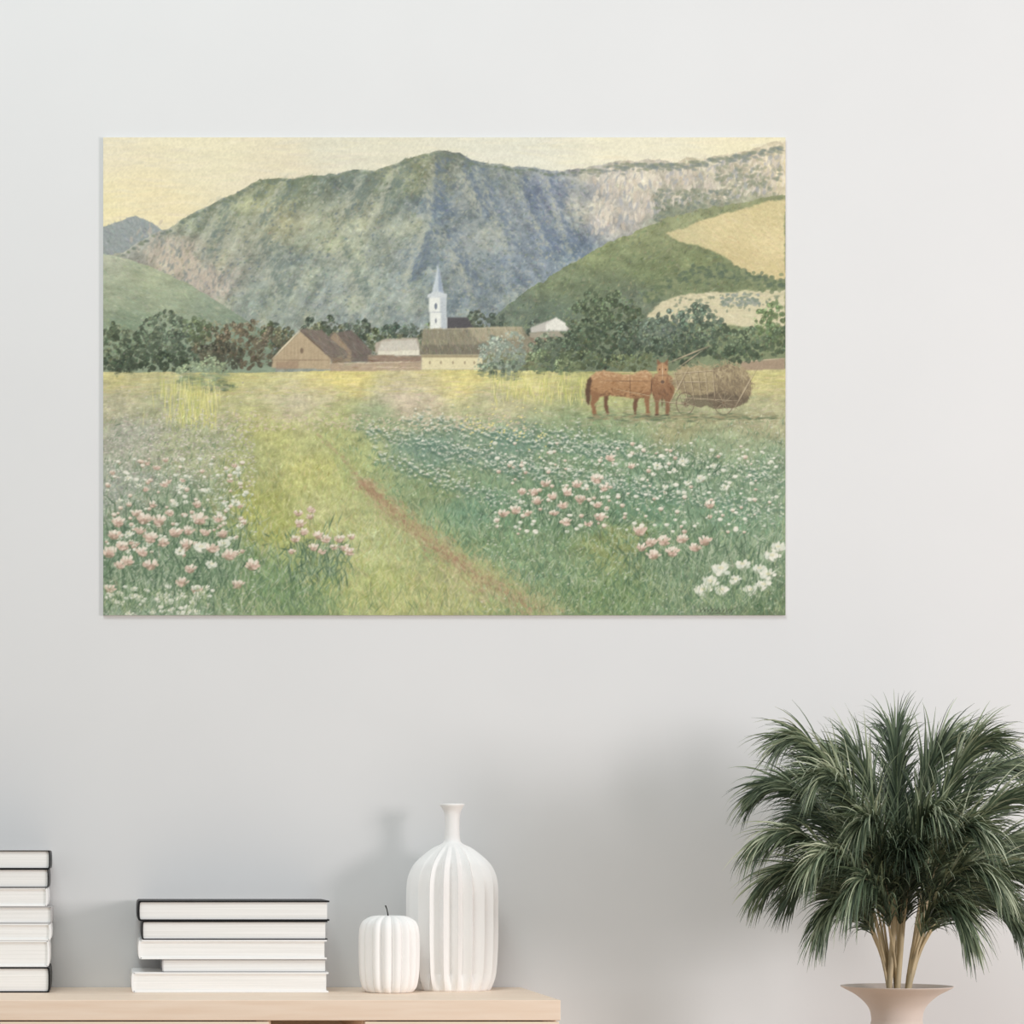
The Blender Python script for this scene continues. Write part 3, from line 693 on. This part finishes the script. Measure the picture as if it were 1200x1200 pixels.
for _ in range(1500):
    x = R.uniform(121, 920); y = R.uniform(692, 722)
    if 400 < x < 600 and R.random() < .6: continue
    line(x, y, x+R.gauss(0, 5), y-R.uniform(5, 16), 1.2, R.choice([(90,120,80),(122,150,98),(76,104,74),(164,182,124),(180,192,146)]), .45)
sx = 820
for k in range(9):
    line(sx, 716-R.uniform(2, 6), sx+R.uniform(1, 4), 717, 1, (60,62,50), .85); line(sx, 717, sx+4, 713, .8, (60,62,50), .8); sx += R.uniform(3.8, 5)
line(826, 719, 856, 718, .8, (60,62,50), .7)
# paper grain and pigment toning
img = img*(1+.045*fbm(2.4, 2.4, 13, 2)[..., None]) + rng.normal(0, .008, (PH, PW, 1))
img = np.clip(img, 0.02, 1)
lum = (img*[.3, .59, .11]).sum(-1, keepdims=True)
img = lum + (img-lum)*0.86
img = np.clip((img**0.95)*np.array([1.0, 1.0, .985]), 0, 1)

yc = -0.005; dc = D+yc
x0, x1 = mx(121, dc), mx(920.5, dc); zt_, zb_ = mz(161, dc), mz(721, dc)
gx = np.linspace(x0, x1, PW); gz = np.linspace(zt_, zb_, PH)
VX, VZ = np.meshgrid(gx, gz)
co = np.stack([VX, np.full_like(VX, yc), VZ], -1).reshape(-1, 3).astype(np.float32)
idx = np.arange(PW*PH).reshape(PH, PW)
quads = np.stack([idx[1:, :-1], idx[1:, 1:], idx[:-1, 1:], idx[:-1, :-1]], -1).reshape(-1, 4).astype(np.int32)
me = bpy.data.meshes.new('painted_surface')
me.vertices.add(len(co)); me.vertices.foreach_set('co', co.ravel())
nq = len(quads); me.loops.add(nq*4); me.loops.foreach_set('vertex_index', quads.ravel())
me.polygons.add(nq); me.polygons.foreach_set('loop_start', np.arange(0, nq*4, 4, dtype=np.int32))
try: me.polygons.foreach_set('loop_total', np.full(nq, 4, dtype=np.int32))
except Exception: pass
me.update(calc_edges=True)
ca = me.color_attributes.new('paint', 'FLOAT_COLOR', 'POINT')
rgba = np.ones((PW*PH, 4), dtype=np.float32); rgba[:, :3] = lin(img.reshape(-1, 3)*255)
ca.data.foreach_set('color', rgba.ravel())
m_paint = bpy.data.materials.new('watercolour_print'); m_paint.use_nodes = True
nt = m_paint.node_tree; bs = nt.nodes['Principled BSDF']; bs.inputs['Roughness'].default_value = .7; bs.inputs['Specular IOR Level'].default_value = .15
at = nt.nodes.new('ShaderNodeAttribute'); at.attribute_name = 'paint'
nt.links.new(at.outputs['Color'], bs.inputs['Base Color'])
me.materials.append(m_paint)
pe = bpy.data.objects.new('landscape_painting', None); scene.collection.objects.link(pe)
o = bpy.data.objects.new('painted_surface', me); scene.collection.objects.link(o); o.parent = pe
b = MB(); b.box(x0, x1, yc+0.0003, -0.0002, zb_, zt_); b.obj('backing_panel', [mat_basic('panel_edge', (225,222,214), rough=.6, noise=.02)], parent=pe)

# ------------------------------------------------------------------ light
w = bpy.data.worlds.new('world'); scene.world = w; w.use_nodes = True
bg = w.node_tree.nodes['Background']; bg.inputs['Color'].default_value = (0.96, 0.985, 0.995, 1); bg.inputs['Strength'].default_value = 0.52
def area(name, loc, target, size, power, col):
    l = bpy.data.lights.new(name, 'AREA'); l.energy = power; l.size = size; l.color = col
    o = bpy.data.objects.new(name, l); scene.collection.objects.link(o); o.location = loc
    o.rotation_euler = (Vector(target)-Vector(loc)).to_track_quat('-Z', 'Y').to_euler()
area('window_light', (2.7, -2.6, 1.35), (0.1, 0, 1.2), 0.9, 58, (1.0, 0.945, 0.945))
area('ceiling_light', (-0.9, -2.2, 3.6), (-0.2, 0, 1.2), 1.2, 37, (0.91, 1.0, 1.0))
